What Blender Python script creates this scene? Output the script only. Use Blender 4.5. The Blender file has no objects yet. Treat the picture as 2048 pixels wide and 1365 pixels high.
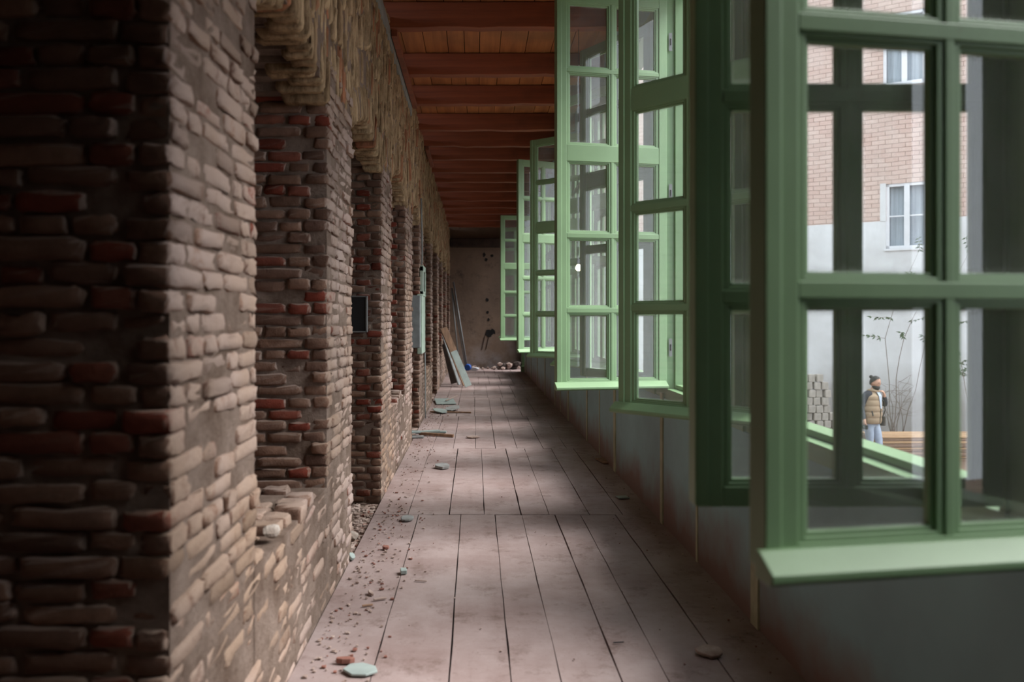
import bpy, bmesh, math, random
import numpy as np
from mathutils import Vector, Matrix
random.seed(7); rng = np.random.default_rng(7)
C = bpy.context.scene
col = C.collection
PI = math.pi
R = math.radians
# ---------------------------------------------------------------- camera, light, exposure
F = 1600.0; VX, VY = 951.0, 637.0; EYE = 1.3
cd = bpy.data.cameras.new('camera'); cam = bpy.data.objects.new('camera', cd); col.objects.link(cam)
cam.location = (0, 0, EYE); cam.rotation_euler = (R(90), 0, 0)
cd.sensor_width = 36; cd.lens = F/2048*36
cd.shift_x = (1024-VX)/2048; cd.shift_y = -(682.5-VY)/2048
cd.clip_start = .05; cd.clip_end = 200
cd.dof.use_dof = True; cd.dof.focus_distance = 6.5; cd.dof.aperture_fstop = 2.4
C.camera = cam
w = bpy.data.worlds.new('sky'); C.world = w; w.use_nodes = True
bg = w.node_tree.nodes['Background']; bg.inputs[0].default_value = (.80, .86, .95, 1); bg.inputs[1].default_value = 2.7
sd = bpy.data.lights.new('bright_overcast', 'SUN'); sd.energy = 8.0; sd.angle = R(38); sd.color = (1.0, .98, .97)
so = bpy.data.objects.new('bright_overcast', sd); col.objects.link(so); so.rotation_euler = Vector((-.67, .05, -.72)).to_track_quat('-Z', 'Y').to_euler(); so.location = (20, 8, 20)
C.view_settings.view_transform = 'Standard'; C.view_settings.look = 'None'
C.view_settings.exposure = 0.22; C.view_settings.gamma = 1; C.view_settings.use_curve_mapping = False
C.cycles.transparent_max_bounces = 40; C.cycles.max_bounces = 10; C.cycles.diffuse_bounces = 6
C.cycles.use_denoising = True

def P(px, py, Y): return Vector(((px-VX)*Y/F, Y, EYE-(py-VY)*Y/F))

# ---------------------------------------------------------------- materials
def lin(c): return tuple((v/255/12.92 if v/255 <= .04045 else ((v/255+.055)/1.055)**2.4) for v in c)
class NT:
    def __init__(s, name):
        s.m = bpy.data.materials.new(name); s.m.use_nodes = True; s.t = s.m.node_tree
        s.b = s.t.nodes['Principled BSDF']; s.out = s.t.nodes['Material Output']
    def n(s, typ, **kw):
        x = s.t.nodes.new(typ)
        for k, v in kw.items():
            if isinstance(k, str) and hasattr(x, k): setattr(x, k, v)
        return x
    def link(s, a, b): s.t.links.new(a, b)
    def coord(s, kind='Object'):
        return s.n('ShaderNodeTexCoord').outputs[kind]
    def noise(s, vec, scale, detail=4, rough=.6, stretch=None):
        if stretch:
            mp = s.n('ShaderNodeMapping'); mp.inputs['Scale'].default_value = stretch; s.link(vec, mp.inputs[0]); vec = mp.outputs[0]
        x = s.n('ShaderNodeTexNoise'); x.inputs['Scale'].default_value = scale; x.inputs['Detail'].default_value = detail
        x.inputs['Roughness'].default_value = rough; s.link(vec, x.inputs['Vector']); return x.outputs['Fac']
    def ramp(s, fac, a, b, ca=(0,0,0), cb=(1,1,1)):
        x = s.n('ShaderNodeValToRGB'); e = x.color_ramp.elements
        e[0].position = a; e[0].color = (*ca, 1); e[1].position = b; e[1].color = (*cb, 1); s.link(fac, x.inputs[0]); return x.outputs[0]
    def mix(s, fac, a, b, mode='MIX'):
        x = s.n('ShaderNodeMix'); x.data_type = 'RGBA'; x.blend_type = mode
        for sock, v in ((x.inputs[0], fac), (x.inputs[6], a), (x.inputs[7], b)):
            if isinstance(v, (int, float)): sock.default_value = v
            elif isinstance(v, tuple): sock.default_value = (*v, 1) if len(v) == 3 else v
            else: s.link(v, sock)
        return x.outputs[2]
    def math(s, op, a, b=0.0):
        x = s.n('ShaderNodeMath'); x.operation = op
        for sock, v in ((x.inputs[0], a), (x.inputs[1], b)):
            if isinstance(v, (int, float)): sock.default_value = v
            else: s.link(v, sock)
        return x.outputs[0]
    def bump(s, h, strength=.3, dist=.01):
        x = s.n('ShaderNodeBump'); x.inputs['Strength'].default_value = strength; x.inputs['Distance'].default_value = dist
        s.link(h, x.inputs['Height']); s.link(x.outputs[0], s.b.inputs['Normal'])

def simple(name, rgb, rough=.7, var=.25, scale=8, bump=.15, rgb2=None, stretch=None, metallic=0, bd=.004):
    k = NT(name); co = k.coord(); a = lin(rgb); b = lin(rgb2) if rgb2 else tuple(v*(1-var) for v in a)
    f = k.noise(co, scale, stretch=stretch); r = k.ramp(f, .3, .7)
    k.link(k.mix(r, a, b), k.b.inputs['Base Color'])
    k.b.inputs['Roughness'].default_value = rough; k.b.inputs['Metallic'].default_value = metallic
    if bump: k.bump(k.noise(co, scale*6, stretch=stretch), bump, bd)
    return k.m
M = {}
# painted joinery: green paint with light grime
def green_paint(name, rgb, dusty):
    k = NT(name); co = k.coord()
    base = k.mix(k.ramp(k.noise(co, 3), .35, .7), lin(rgb), tuple(v*.86 for v in lin(rgb)))
    grime = k.ramp(k.noise(co, 22, 6, .75), .62, .78)
    c = k.mix(k.math('MULTIPLY', grime, dusty), base, lin((120, 125, 100)))
    k.link(c, k.b.inputs['Base Color']); k.b.inputs['Roughness'].default_value = .42
    k.bump(k.noise(co, 40, 3, .5, (1, 1, .15)), .12, .002); return k.m
M['green'] = green_paint('green_gloss_paint', (126, 156, 115), .35)
M['panel'] = None
k = NT('grey_green_wall_sheet'); co = k.coord()
sep = k.n('ShaderNodeSeparateXYZ'); k.link(co, sep.inputs[0])
c0 = k.mix(k.ramp(k.noise(co, 1.3), .3, .7), lin((142, 178, 180)), lin((122, 152, 154)))
stain_h = k.math('ADD', sep.outputs[2], k.math('MULTIPLY', k.noise(co, 2.2, 4), .55))
c1 = k.mix(k.ramp(stain_h, .35, .62, (1,1,1), (0,0,0)), c0, lin((122, 98, 88)))
spots = k.ramp(k.noise(co, 9, 5, .7), .70, .76)
k.link(k.mix(k.math('MULTIPLY', spots, .5), c1, lin((96, 60, 50))), k.b.inputs['Base Color']); k.b.inputs['Roughness'].default_value = .6
k.bump(k.noise(co, 30), .1, .003); M['panel'] = k.m
M['batten'] = simple('unpainted_batten_filler', (186, 184, 156), .8, scale=6, rgb2=(150, 148, 120))
# bricks: per-brick tone attribute + dust on the whitewashed front
def brick_mat(name, soldier=False):
    k = NT(name); co = k.coord(); at = k.n('ShaderNodeAttribute'); at.attribute_name = 'tone'
    sp = k.n('ShaderNodeSeparateColor'); k.link(at.outputs['Color'], sp.inputs[0])
    base = k.mix(sp.outputs[0], lin((146, 114, 96)), lin((112, 86, 74)))
    base = k.mix(sp.outputs[1], base, lin((128, 60, 46)))
    base = k.mix(k.ramp(k.noise(co, 14, 6, .7), .35, .65), base, k.mix(.35, base, lin((60, 46, 40))))
    geo = k.n('ShaderNodeNewGeometry'); sn = k.n('ShaderNodeSeparateXYZ'); k.link(geo.outputs['True Normal'], sn.inputs[0])
    front = k.ramp(sn.outputs[0], .45, .85); up = k.ramp(sn.outputs[2], .3, .8)
    dustf = k.math('MULTIPLY', k.math('MAXIMUM', front, up), k.ramp(k.noise(co, 9, 6, .75), .32, .46))
    dustf = k.math('MULTIPLY', dustf, .88)
    dcol = k.mix(k.ramp(k.noise(co, 1.1, 3), .35, .65), lin((172, 154, 146)), lin((152, 130, 112)))
    c = k.mix(dustf, base, dcol)
    c = k.mix(sp.outputs[2], c, k.mix(1.0, c, (.62, .60, .58), 'MULTIPLY'))
    k.link(c, k.b.inputs['Base Color']); k.b.inputs['Roughness'].default_value = .95; k.b.inputs['Specular IOR Level'].default_value = .15
    h = k.math('ADD', k.noise(co, 45, 6, .7), k.math('MULTIPLY', k.noise(co, 140, 3), .3))
    k.bump(h, .7, .008); return k.m
M['brick'] = brick_mat('old_dusty_brick')
k = NT('straw_brown_brick_on_end'); co = k.coord(); at = k.n('ShaderNodeAttribute'); at.attribute_name = 'tone'
sp = k.n('ShaderNodeSeparateColor'); k.link(at.outputs['Color'], sp.inputs[0])
b0 = k.mix(sp.outputs[0], lin((196, 170, 136)), lin((164, 138, 108))); b0 = k.mix(sp.outputs[1], b0, lin((170, 112, 84)))
b0 = k.mix(k.ramp(k.noise(co, 18, 6, .75, (1, 1, .3)), .42, .66), b0, lin((104, 84, 62)))
k.link(b0, k.b.inputs['Base Color']); k.b.inputs['Roughness'].default_value = .95; k.b.inputs['Specular IOR Level'].default_value = .1
k.bump(k.noise(co, 50, 6, .7, (1, 1, .35)), .8, .01); M['soldier'] = k.m
k = NT('grey_brown_mortar'); co = k.coord()
b0 = k.mix(k.ramp(k.noise(co, 5, 6, .7), .35, .65), lin((150, 132, 120)), lin((108, 90, 78)))
k.link(b0, k.b.inputs['Base Color']); k.b.inputs['Roughness'].default_value = 1; k.b.inputs['Specular IOR Level'].default_value = .1
k.bump(k.noise(co, 26, 8, .75), .9, .02); M['mortar'] = k.m
M['mortar_pale'] = simple('pale_lime_mortar', (176, 168, 158), .95, scale=10, rgb2=(120, 104, 92), bump=.7, bd=.01)
# floor boards
k = NT('dusty_floor_boards'); co = k.coord(); at = k.n('ShaderNodeAttribute'); at.attribute_name = 'tone'
b0 = k.mix(k.ramp(k.noise(co, 2.2, 6, .7), .33, .68), lin((162, 146, 142)), lin((134, 114, 109)))
b0 = k.mix(k.ramp(k.noise(co, 4.5, 8, .8), .53, .70), b0, lin((108, 88, 80)))
b0 = k.mix(k.ramp(k.noise(co, 60, 6, .8, (1, .25, 1)), .60, .74), b0, lin((122, 98, 92)))
b0 = k.mix(.35, b0, k.mix(1.0, b0, at.outputs['Color'], 'MULTIPLY'))
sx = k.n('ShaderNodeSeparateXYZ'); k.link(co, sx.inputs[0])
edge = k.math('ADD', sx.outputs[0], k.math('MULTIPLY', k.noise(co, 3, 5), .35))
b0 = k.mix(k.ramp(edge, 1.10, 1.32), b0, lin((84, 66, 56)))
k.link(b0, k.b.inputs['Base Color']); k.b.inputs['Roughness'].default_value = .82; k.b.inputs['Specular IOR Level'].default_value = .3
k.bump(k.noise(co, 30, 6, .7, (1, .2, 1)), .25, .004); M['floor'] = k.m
# ceiling timber
def timber(name, ca, cb, stretch, sc=3):
    k = NT(name); co = k.coord(); oi = k.n('ShaderNodeObjectInfo')
    at = k.n('ShaderNodeAttribute'); at.attribute_name = 'tone'
    b0 = k.mix(k.ramp(k.noise(co, sc, 6, .6, stretch), .3, .7), lin(ca), lin(cb))
    b0 = k.mix(k.ramp(k.noise(co, 1.5, 3), .5, .75), b0, lin(tuple(v*.7 for v in ca)))
    b0 = k.mix(.5, b0, k.mix(1.0, b0, at.outputs['Color'], 'MULTIPLY')) if name.startswith('deck') else b0
    k.link(b0, k.b.inputs['Base Color']); k.b.inputs['Roughness'].default_value = .6
    k.bump(k.noise(co, sc*6, 5, .6, stretch), .25, .004); return k.m
M['beam'] = timber('reddish_beam_timber', (152, 82, 50), (112, 56, 36), (.3, 6, 6))
M['deck'] = timber('deck_board_timber', (204, 136, 84), (160, 98, 58), (6, .3, 1))
M['dark'] = simple('dark_void', (26, 22, 20), 1, bump=0)
M['darkwood'] = simple('old_dark_wood', (62, 46, 36), .9, rgb2=(34, 26, 22), scale=6, bump=.5)
k = NT('stained_brown_plaster'); co = k.coord()
b0 = k.mix(k.ramp(k.noise(co, .9, 6, .65), .3, .7), lin((124, 102, 84)), lin((92, 76, 64)))
b0 = k.mix(k.ramp(k.noise(co, 3.5, 8, .75), .55, .72), b0, lin((66, 54, 46)))
sx = k.n('ShaderNodeSeparateXYZ'); k.link(co, sx.inputs[0])
lowf = k.math('MULTIPLY', k.ramp(sx.outputs[2], .1, 1.3, (1,1,1), (0,0,0)), k.ramp(k.noise(co, 2.1, 5), .40, .6))
b0 = k.mix(k.math('MULTIPLY', lowf, .8), b0, lin((140, 130, 126)))
k.link(b0, k.b.inputs['Base Color']); k.b.inputs['Roughness'].default_value = .9
k.bump(k.noise(co, 8, 8, .7), .5, .02); M['plaster'] = k.m
M['rubble'] = simple('rubble_stone', (176, 158, 148), .95, rgb2=(120, 96, 84), scale=9, bump=.6, bd=.01)
M['redchip'] = simple('red_brick_chip', (142, 96, 82), .95, rgb2=(108, 70, 60), scale=12, bump=.5)
M['slate'] = simple('grey_painted_shard', (150, 152, 150), .75, rgb2=(112, 110, 106), scale=9, bump=.2)
M['paleboard'] = simple('pale_green_painted_board', (154, 166, 161), .65, rgb2=(128, 138, 134), scale=5, bump=.15)
M['bareboard'] = simple('bare_board', (150, 116, 90), .8, rgb2=(110, 84, 64), scale=7, bump=.3, stretch=(3, 3, .5))
M['gravel'] = simple('gravelly_dirt', (130, 112, 104), 1, rgb2=(84, 68, 62), scale=30, bump=1, bd=.03)
M['earth'] = simple('courtyard_earth', (128, 102, 86), 1, rgb2=(100, 76, 62), scale=3, bump=.6, bd=.03)
M['metal'] = simple('grey_steel', (132, 134, 134), .45, metallic=.2, scale=20, bump=.1)
M['black'] = simple('black_rubber', (24, 24, 26), .6, bump=0)
M['boxgrey'] = simple('grey_box_paint', (150, 156, 156), .55, rgb2=(120, 124, 122), scale=8, bump=.15)
M['boxwhite'] = simple('white_green_frame_paint', (190, 206, 192), .55, rgb2=(150, 170, 150), scale=8, bump=.15)
M['blue'] = simple('blue_plastic', (40, 96, 190), .4, scale=14, bump=.3)
M['whitebag'] = simple('white_plastic', (214, 216, 222), .5, scale=14, bump=.5)
# thin dusty glass (one sheet)
def glass(name, dirt, col_):
    k = NT(name); t = k.t; co = k.coord('UV')
    tr = k.n('ShaderNodeBsdfTransparent'); tr.inputs[0].default_value = (*col_, 1)
    gl = k.n('ShaderNodeBsdfGlossy'); gl.inputs['Roughness'].default_value = .02; gl.inputs[0].default_value = (1, 1, 1, 1)
    df = k.n('ShaderNodeBsdfDiffuse'); df.inputs[0].default_value = (.62, .64, .62, 1)
    tl = k.n('ShaderNodeBsdfTranslucent'); tl.inputs[0].default_value = (.7, .74, .72, 1)
    lw = k.n('ShaderNodeLayerWeight'); lw.inputs['Blend'].default_value = .5; fr = k.math('ADD', k.math('MULTIPLY', k.math('POWER', lw.outputs['Facing'], 5.0), .9), .07)
    m1 = k.n('ShaderNodeMixShader'); k.link(fr, m1.inputs[0]); k.link(tr.outputs[0], m1.inputs[1]); k.link(gl.outputs[0], m1.inputs[2])
    dd = k.n('ShaderNodeMixShader'); dd.inputs[0].default_value = .5; k.link(df.outputs[0], dd.inputs[1]); k.link(tl.outputs[0], dd.inputs[2])
    sp = k.n('ShaderNodeSeparateXYZ'); k.link(co, sp.inputs[0]); oc = k.coord('Object')
    nz = k.noise(oc, 9, 8, .8)
    def ed(o): # distance from a pane edge, 0 at the edge
        a = k.math('ABSOLUTE', k.math('SUBTRACT', o, .5)); return a
    e = k.math('MAXIMUM', ed(sp.outputs[0]), ed(sp.outputs[1]))
    e2 = k.math('ADD', e, k.math('MULTIPLY', nz, .07))
    rim = k.ramp(e2, .485, .535)
    smear = k.ramp(k.noise(oc, 5, 8, .75), .45, .75)
    f = k.math('ADD', k.math('MULTIPLY', rim, .30), k.math('ADD', k.math('MULTIPLY', smear, dirt), dirt*.8))
    m2 = k.n('ShaderNodeMixShader'); k.link(f, m2.inputs[0]); k.link(m1.outputs[0], m2.inputs[1]); k.link(dd.outputs[0], m2.inputs[2])
    k.link(m2.outputs[0], k.out.inputs['Surface']); return k.m
M['glass'] = glass('dusty_window_glass', .12, (.94, .97, .95))

# ---------------------------------------------------------------- mesh building
class MB:
    def __init__(s): s.v = []; s.f = []; s.mi = []; s.m = 0; s.tone = []; s.t = (1, 1, 1)
    def add(s, vs, fs):
        o = len(s.v); s.v += [tuple(v) for v in vs]; s.tone += [s.t]*len(vs)
        for f in fs: s.f.append([o+i for i in f]); s.mi.append(s.m)
    def box(s, a, b):
        x0, y0, z0 = a; x1, y1, z1 = b
        s.add([(x0,y0,z0),(x1,y0,z0),(x1,y1,z0),(x0,y1,z0),(x0,y0,z1),(x1,y0,z1),(x1,y1,z1),(x0,y1,z1)],
              [(0,3,2,1),(4,5,6,7),(0,1,5,4),(1,2,6,5),(2,3,7,6),(3,0,4,7)])
    def obox(s, c, ax, h):
        c = Vector(c); vs = []
        for sz in (-1, 1):
            for sx, sy in ((-1,-1),(1,-1),(1,1),(-1,1)):
                vs.append(c+ax[0]*h[0]*sx+ax[1]*h[1]*sy+ax[2]*h[2]*sz)
        s.add(vs, [(0,3,2,1),(4,5,6,7),(0,1,5,4),(1,2,6,5),(2,3,7,6),(3,0,4,7)])
    def bar(s, a, b, wd, th, up=Vector((0,0,1))):   # box along a->b
        a = Vector(a); b = Vector(b); d = b-a; L = d.length; d.normalize()
        sd = d.cross(up); sd = sd.normalized() if sd.length > 1e-4 else Vector((1,0,0)); u = sd.cross(d)
        s.obox((a+b)/2, (d, sd, u), (L/2, wd/2, th/2))
    def tube(s, pts, rad, n=8, cap=True):
        pts = [Vector(p) for p in pts]; rad = rad if isinstance(rad, (list, tuple)) else [rad]*len(pts)
        rings = []; prev = None
        for i, p in enumerate(pts):
            d = (pts[min(i+1, len(pts)-1)]-pts[max(i-1, 0)]).normalized()
            u = prev if prev else (Vector((0,0,1)) if abs(d.z) < .9 else Vector((1,0,0)))
            u = (u-d*u.dot(d)).normalized(); prev = u; v = d.cross(u)
            rings.append([p+(u*math.cos(2*PI*k/n)+v*math.sin(2*PI*k/n))*rad[i] for k in range(n)])
        vs = [q for r in rings for q in r]; fs = []
        for i in range(len(rings)-1):
            for k in range(n): fs.append((i*n+k, i*n+(k+1)%n, (i+1)*n+(k+1)%n, (i+1)*n+k))
        if cap: fs += [tuple(range(n))[::-1], tuple((len(rings)-1)*n+k for k in range(n))]
        s.add(vs, fs)
    def prism(s, poly, fa, fb):   # poly points (2D), fa/fb map to 3D for the two ends
        n = len(poly); vs = [fa(*p) for p in poly]+[fb(*p) for p in poly]
        fs = [tuple(range(n))[::-1], tuple(range(n, 2*n))]+[(i, (i+1)%n, n+(i+1)%n, n+i) for i in range(n)]
        s.add(vs, fs)
    def build(s, name, mats, parent=None, bevel=0, smooth=False, link=True, tone=False):
        me = bpy.data.meshes.new(name); me.from_pydata(s.v, [], s.f)
        mats = mats if isinstance(mats, (list, tuple)) else [mats]
        for m in mats: me.materials.append(m)
        if len(mats) > 1: me.polygons.foreach_set('material_index', s.mi)
        if tone:
            a = me.attributes.new('tone', 'FLOAT_COLOR', 'POINT'); arr = np.ones((len(s.v), 4), np.float32); arr[:, :3] = np.array(s.tone); a.data.foreach_set('color', arr.ravel())
        if smooth: me.polygons.foreach_set('use_smooth', [True]*len(me.polygons))
        me.update(); bm = bmesh.new(); bm.from_mesh(me); bmesh.ops.recalc_face_normals(bm, faces=bm.faces); bm.to_mesh(me); bm.free()
        o = bpy.data.objects.new(name, me)
        if link: col.objects.link(o)
        if parent: o.parent = parent
        if bevel:
            b = o.modifiers.new('bevel', 'BEVEL'); b.width = bevel; b.segments = 2; b.limit_method = 'ANGLE'
        return o
def tag(o, label=None, cat=None, group=None, kind=None):
    if label: o['label'] = label
    if cat: o['category'] = cat
    if group: o['group'] = group
    if kind: o['kind'] = kind
    return o
def empty(name, loc=(0,0,0), rz=0, parent=None):
    o = bpy.data.objects.new(name, None); col.objects.link(o); o.location = loc; o.rotation_euler = (0,0,rz)
    o.empty_display_size = .1
    if parent: o.parent = parent
    return o
def copy_tree(o, parent=None):
    c = o.copy(); col.objects.link(c); c.parent = parent
    for ch in list(o.children): copy_tree(ch, c)
    return c

# brick accumulator: numpy template of a rounded box
def rounded_template(cs):
    g = {}; vs = []; fs = []
    n = len(cs)
    def vid(i, j, k):
        key = (i, j, k)
        if key not in g:
            p = np.array([cs[i], cs[j], cs[k]]); e = (np.abs(p) > .99).sum()
            q = p*(1 if e == 1 else (.92 if e == 2 else .84))
            g[key] = len(vs); vs.append(q)
        return g[key]
    m = n-1
    for a in range(m):
        for b in range(m):
            fs += [(vid(a,b,0), vid(a,b+1,0), vid(a+1,b+1,0), vid(a+1,b,0)), (vid(a,b,m), vid(a+1,b,m), vid(a+1,b+1,m), vid(a,b+1,m)),
                   (vid(a,0,b), vid(a+1,0,b), vid(a+1,0,b+1), vid(a,0,b+1)), (vid(a,m,b), vid(a,m,b+1), vid(a+1,m,b+1), vid(a+1,m,b)),
                   (vid(0,a,b), vid(0,a,b+1), vid(0,a+1,b+1), vid(0,a+1,b)), (vid(m,a,b), vid(m,a+1,b), vid(m,a+1,b+1), vid(m,a,b+1))]
    return np.array(vs), np.array(fs)
T_HI = rounded_template([-1, -.74, 0, .74, 1]); T_LO = rounded_template([-1, -.75, .75, 1])
class Bricks:
    def __init__(s): s.d = []
    def add(s, c, u, n, w, h, tone, m=0):   # half sizes h along u, n, w
        tilt = rng.normal(0, .012, 3)
        u = Vector(u); n = Vector(n); w = Vector(w)
        u2 = (u+w*tilt[0]+n*tilt[1]); w2 = (w-u*tilt[0]+n*tilt[2]*2)
        s.d.append((tuple(c), tuple(u2*h[0]), tuple(n*h[1]), tuple(w2*h[2]), tone, m))
    def build(s, name, mats, core, parent=None, jit=.0027):
        vs = [np.array(core.v, float)]; tl = [np.zeros((len(core.v), 3))]; loops = []; ls = []; mi = list(core.mi); off = len(core.v)
        loops.append(np.array([i for f in core.f for i in f])); sizes = [np.array([len(f) for f in core.f])]
        for T, sel in ((T_HI, [d for d in s.d if d[0][1] < 9]), (T_LO, [d for d in s.d if d[0][1] >= 9])):
            if not sel: continue
            tv, tf = T; N = len(sel)
            c = np.array([d[0] for d in sel])[:, None]; U = np.array([d[1] for d in sel])[:, None]; Nn = np.array([d[2] for d in sel])[:, None]; W = np.array([d[3] for d in sel])[:, None]
            v = c+U*tv[None, :, 0:1]+Nn*tv[None, :, 1:2]+W*tv[None, :, 2:3]+rng.normal(0, jit, (N, len(tv), 3))
            vs.append(v.reshape(-1, 3)); tl.append(np.repeat(np.array([d[4] for d in sel]), len(tv), 0))
            f = tf[None]+(np.arange(N)*len(tv))[:, None, None]+off; off += N*len(tv)
            loops.append(f.ravel()); sizes.append(np.full(N*len(tf), 4)); mi += list(np.repeat([d[5] for d in sel], len(tf)))
        V = np.concatenate(vs); Lp = np.concatenate(loops).astype(np.int32); S = np.concatenate(sizes).astype(np.int32)
        me = bpy.data.meshes.new(name); me.vertices.add(len(V)); me.vertices.foreach_set('co', V.astype(np.float32).ravel())
        me.loops.add(len(Lp)); me.loops.foreach_set('vertex_index', Lp); me.polygons.add(len(S))
        me.polygons.foreach_set('loop_start', np.concatenate([[0], np.cumsum(S)[:-1]]).astype(np.int32)); me.polygons.foreach_set('loop_total', S)
        for m in mats: me.materials.append(m)
        me.polygons.foreach_set('material_index', np.array(mi, np.int32))
        sm = np.ones(len(S), bool); sm[:len(core.f)] = False; me.polygons.foreach_set('use_smooth', sm)
        a = me.attributes.new('tone', 'FLOAT_COLOR', 'POINT'); arr = np.ones((len(V), 4), np.float32); arr[:, :3] = np.concatenate(tl); a.data.foreach_set('color', arr.ravel())
        me.update(calc_edges=True); me.validate()
        o = bpy.data.objects.new(name, me); col.objects.link(o)
        if parent: o.parent = parent
        return o

# ================================================================ THE LEFT BRICK WALL
XL, XB, H = -.67, -1.36, 3.62
piers = [(-2.6,-1.5),(-.3,.45),(1.754,2.459),(3.62,4.36),(5.70,6.42),(7.66,8.51),(9.61,10.4),(12.04,12.5),(14.05,14.6),(15.9,16.5),(18.05,18.7),(20.3,20.9)]
sills = [.55,.50,.56,.0,.60,.0,.58,.0,.60,.58,.60]
crowns = [2.40,2.44,2.42,2.50,2.58,2.58,2.60,2.60,2.60,2.60,2.60]
opens = [(piers[i][1], piers[i+1][0], sills[i], crowns[i]) for i in range(len(piers)-1)]
def arch(y, o):
    a, b, s_, c = o; m = (a+b)/2; return c-.17*((y-m)/((b-a)/2))**2
core = MB(); core.m = 2
XF = XL-.006
for i, (a, b) in enumerate(piers): core.box((XB, a+.014, -.3), (XF, b-.014, H))
for o in opens:
    a, b, s_, c = o
    core.box((XB, a-.02, -.3), (XF, b+.02, s_-.03 if s_ > .1 else -.03))
    n = 14
    for q in range(n):
        y0 = a+(b-a)*q/n; y1 = a+(b-a)*(q+1)/n; z = arch((y0+y1)/2, o)+.03
        core.box((XB, y0, z), (XF, y1, H))
core.box((XB-.2, -2.6, -.3), (XB, 20.9, H))
BR = Bricks(); PITCH = .0535; ZS = 2.40
def tone(redp=.1):
    return (float(rng.random()), 1.0*(rng.random() < redp)*float(rng.uniform(.6, 1)), float(rng.random() < .22)*float(rng.uniform(.3, 1)))
X_, Y_, Z_ = Vector((1,0,0)), Vector((0,1,0)), Vector((0,0,1))
row = 0; z = -.1
while z < ZS+.08:
    iv = []
    for i, (a, b) in enumerate(piers):
        iv.append([a, b])
        if i < len(opens) and opens[i][2] > z+.02: iv.append([b, opens[i][1]])
    mg = [iv[0]]
    for a, b in iv[1:]:
        if a-mg[-1][1] < 1e-4: mg[-1][1] = b
        else: mg.append([a, b])
    for a, b in mg:
        if z > ZS-.05 and rng.random() < .5: continue
        y = a; first = True; n = 0
        while y < b-.03:
            L = float(rng.choice([.21, .22, .20, .105, .11, .16, .24])) if not (first and row % 2) else .11
            L = min(L, b-y)
            if b-y-L < .06: L = b-y
            hh = PITCH/2-.0018+rng.uniform(-.002, .0015)
            low = z < .62; muddy = low and not (L > .9)
            prot = rng.normal(0, .0045)-(.006 if muddy else 0)
            dp = .11 if (row % 2 == 0 or not first) else .07
            zz = z+.007*math.sin(y*2.1+row*.05)+rng.normal(0, .0015)
            if rng.random() > .025:
                jl = rng.normal(0, .006) if first else 0
                BR.add((XL-dp/2+prot, y+L/2+jl, zz), Y_, X_, Z_, ((L-.007)/2, dp/2, hh), tone(.13 if z > .6 else .07))
            y += L; first = False; n += 1
    # reveals facing the camera, and the far reveals of the nearest piers
    for i, (a, b) in enumerate(piers[1:], 1):
        s_ = opens[i-1][2]
        for side in ((0, 1) if i < 5 else (0,)):
            Yf = a if side == 0 else b
            if side == 1 and i < len(opens): s_ = opens[i][2]
            if z < s_-.06: continue
            x = XL-(.115 if row % 2 == 0 else .075); first = row % 2
            while x > XB+.02:
                L = float(rng.choice([.22, .21, .11, .24, .16])) if not first else .11
                L = min(L, x-XB)
                prot = rng.normal(0, .0045)+(-.012 if rng.random() < .08 else 0)
                sgn = -1 if side == 0 else 1
                red = .75 if (first and rng.random() < .8) else .14
                if rng.random() > .04:
                    BR.add((x-L/2, Yf-sgn*(.05-prot), z+rng.normal(0, .003)), X_, Y_, Z_, ((L-.010)/2, .05, PITCH/2-.0035+rng.uniform(-.004, .002)), tone(red))
                x -= L; first = False
    # niche back walls
    for o in opens:
        if z < o[2]-.05 or o[0] > 9 or row % 1: continue
        y = o[0]+.02
        while y < o[1]-.05:
            L = min(float(rng.choice([.22, .2, .11])), o[1]-y)
            BR.add((XB-.03+rng.normal(0, .004), y+L/2, z), Y_, X_, Z_, ((L-.014)/2, .05, PITCH/2-.005), tone(.1)); y += L
    z += PITCH; row += 1
# sill tops: loose bricks bedded in rubble
for o in opens:
    if o[2] < .1: continue
    y = o[0]+.03
    while y < o[1]-.06:
        for x in np.arange(XL-.07, XB, -.125):
            if rng.random() < .75:
                BR.add((x+rng.normal(0, .02), y+.05, o[2]-.035+rng.uniform(-.02, .03)-.02*(x < XL-.3)), X_, Y_, Z_, (.055, .045, .024+rng.uniform(0, .012)), tone(.05))
        y += .11
# bricks on end over the arches up to the roof
for i, (a, b) in enumerate(piers):
    segs = [('p', a, b, None)]
    if i < len(opens): segs.append(('o', opens[i][0], opens[i][1], opens[i]))
    for kind, y0, y1, o in segs:
        y = y0
        while y < y1:
            wd = rng.uniform(.040, .054)
            z = (ZS+rng.uniform(-.05, .06)) if kind == 'p' else arch(min(y+wd/2, y1), o)+rng.uniform(-.02, .015)
            firstb = True
            while z < H-.02:
                L = rng.uniform(.17, .27); L = min(L, H-z)
                prot = rng.normal(0, .007)
                dpt = rng.uniform(.05, .11)
                ang = (y-(y0+y1)/2)*.30 if kind == 'o' and firstb else rng.normal(0, .02)
                wv = Vector((0, ang, 1)).normalized(); uv = Vector((0, 1, -ang)).normalized()
                BR.add((XL-dpt+prot, y+wd/2, z+L/2), uv, X_, wv, (wd/2-.0035, dpt, L/2-.004), tone(.12), 1)
                z += L; firstb = False
            y += wd
wl = BR.build('wall_left', [M['brick'], M['soldier'], M['mortar']], core)
tag(wl, kind='structure')

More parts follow.
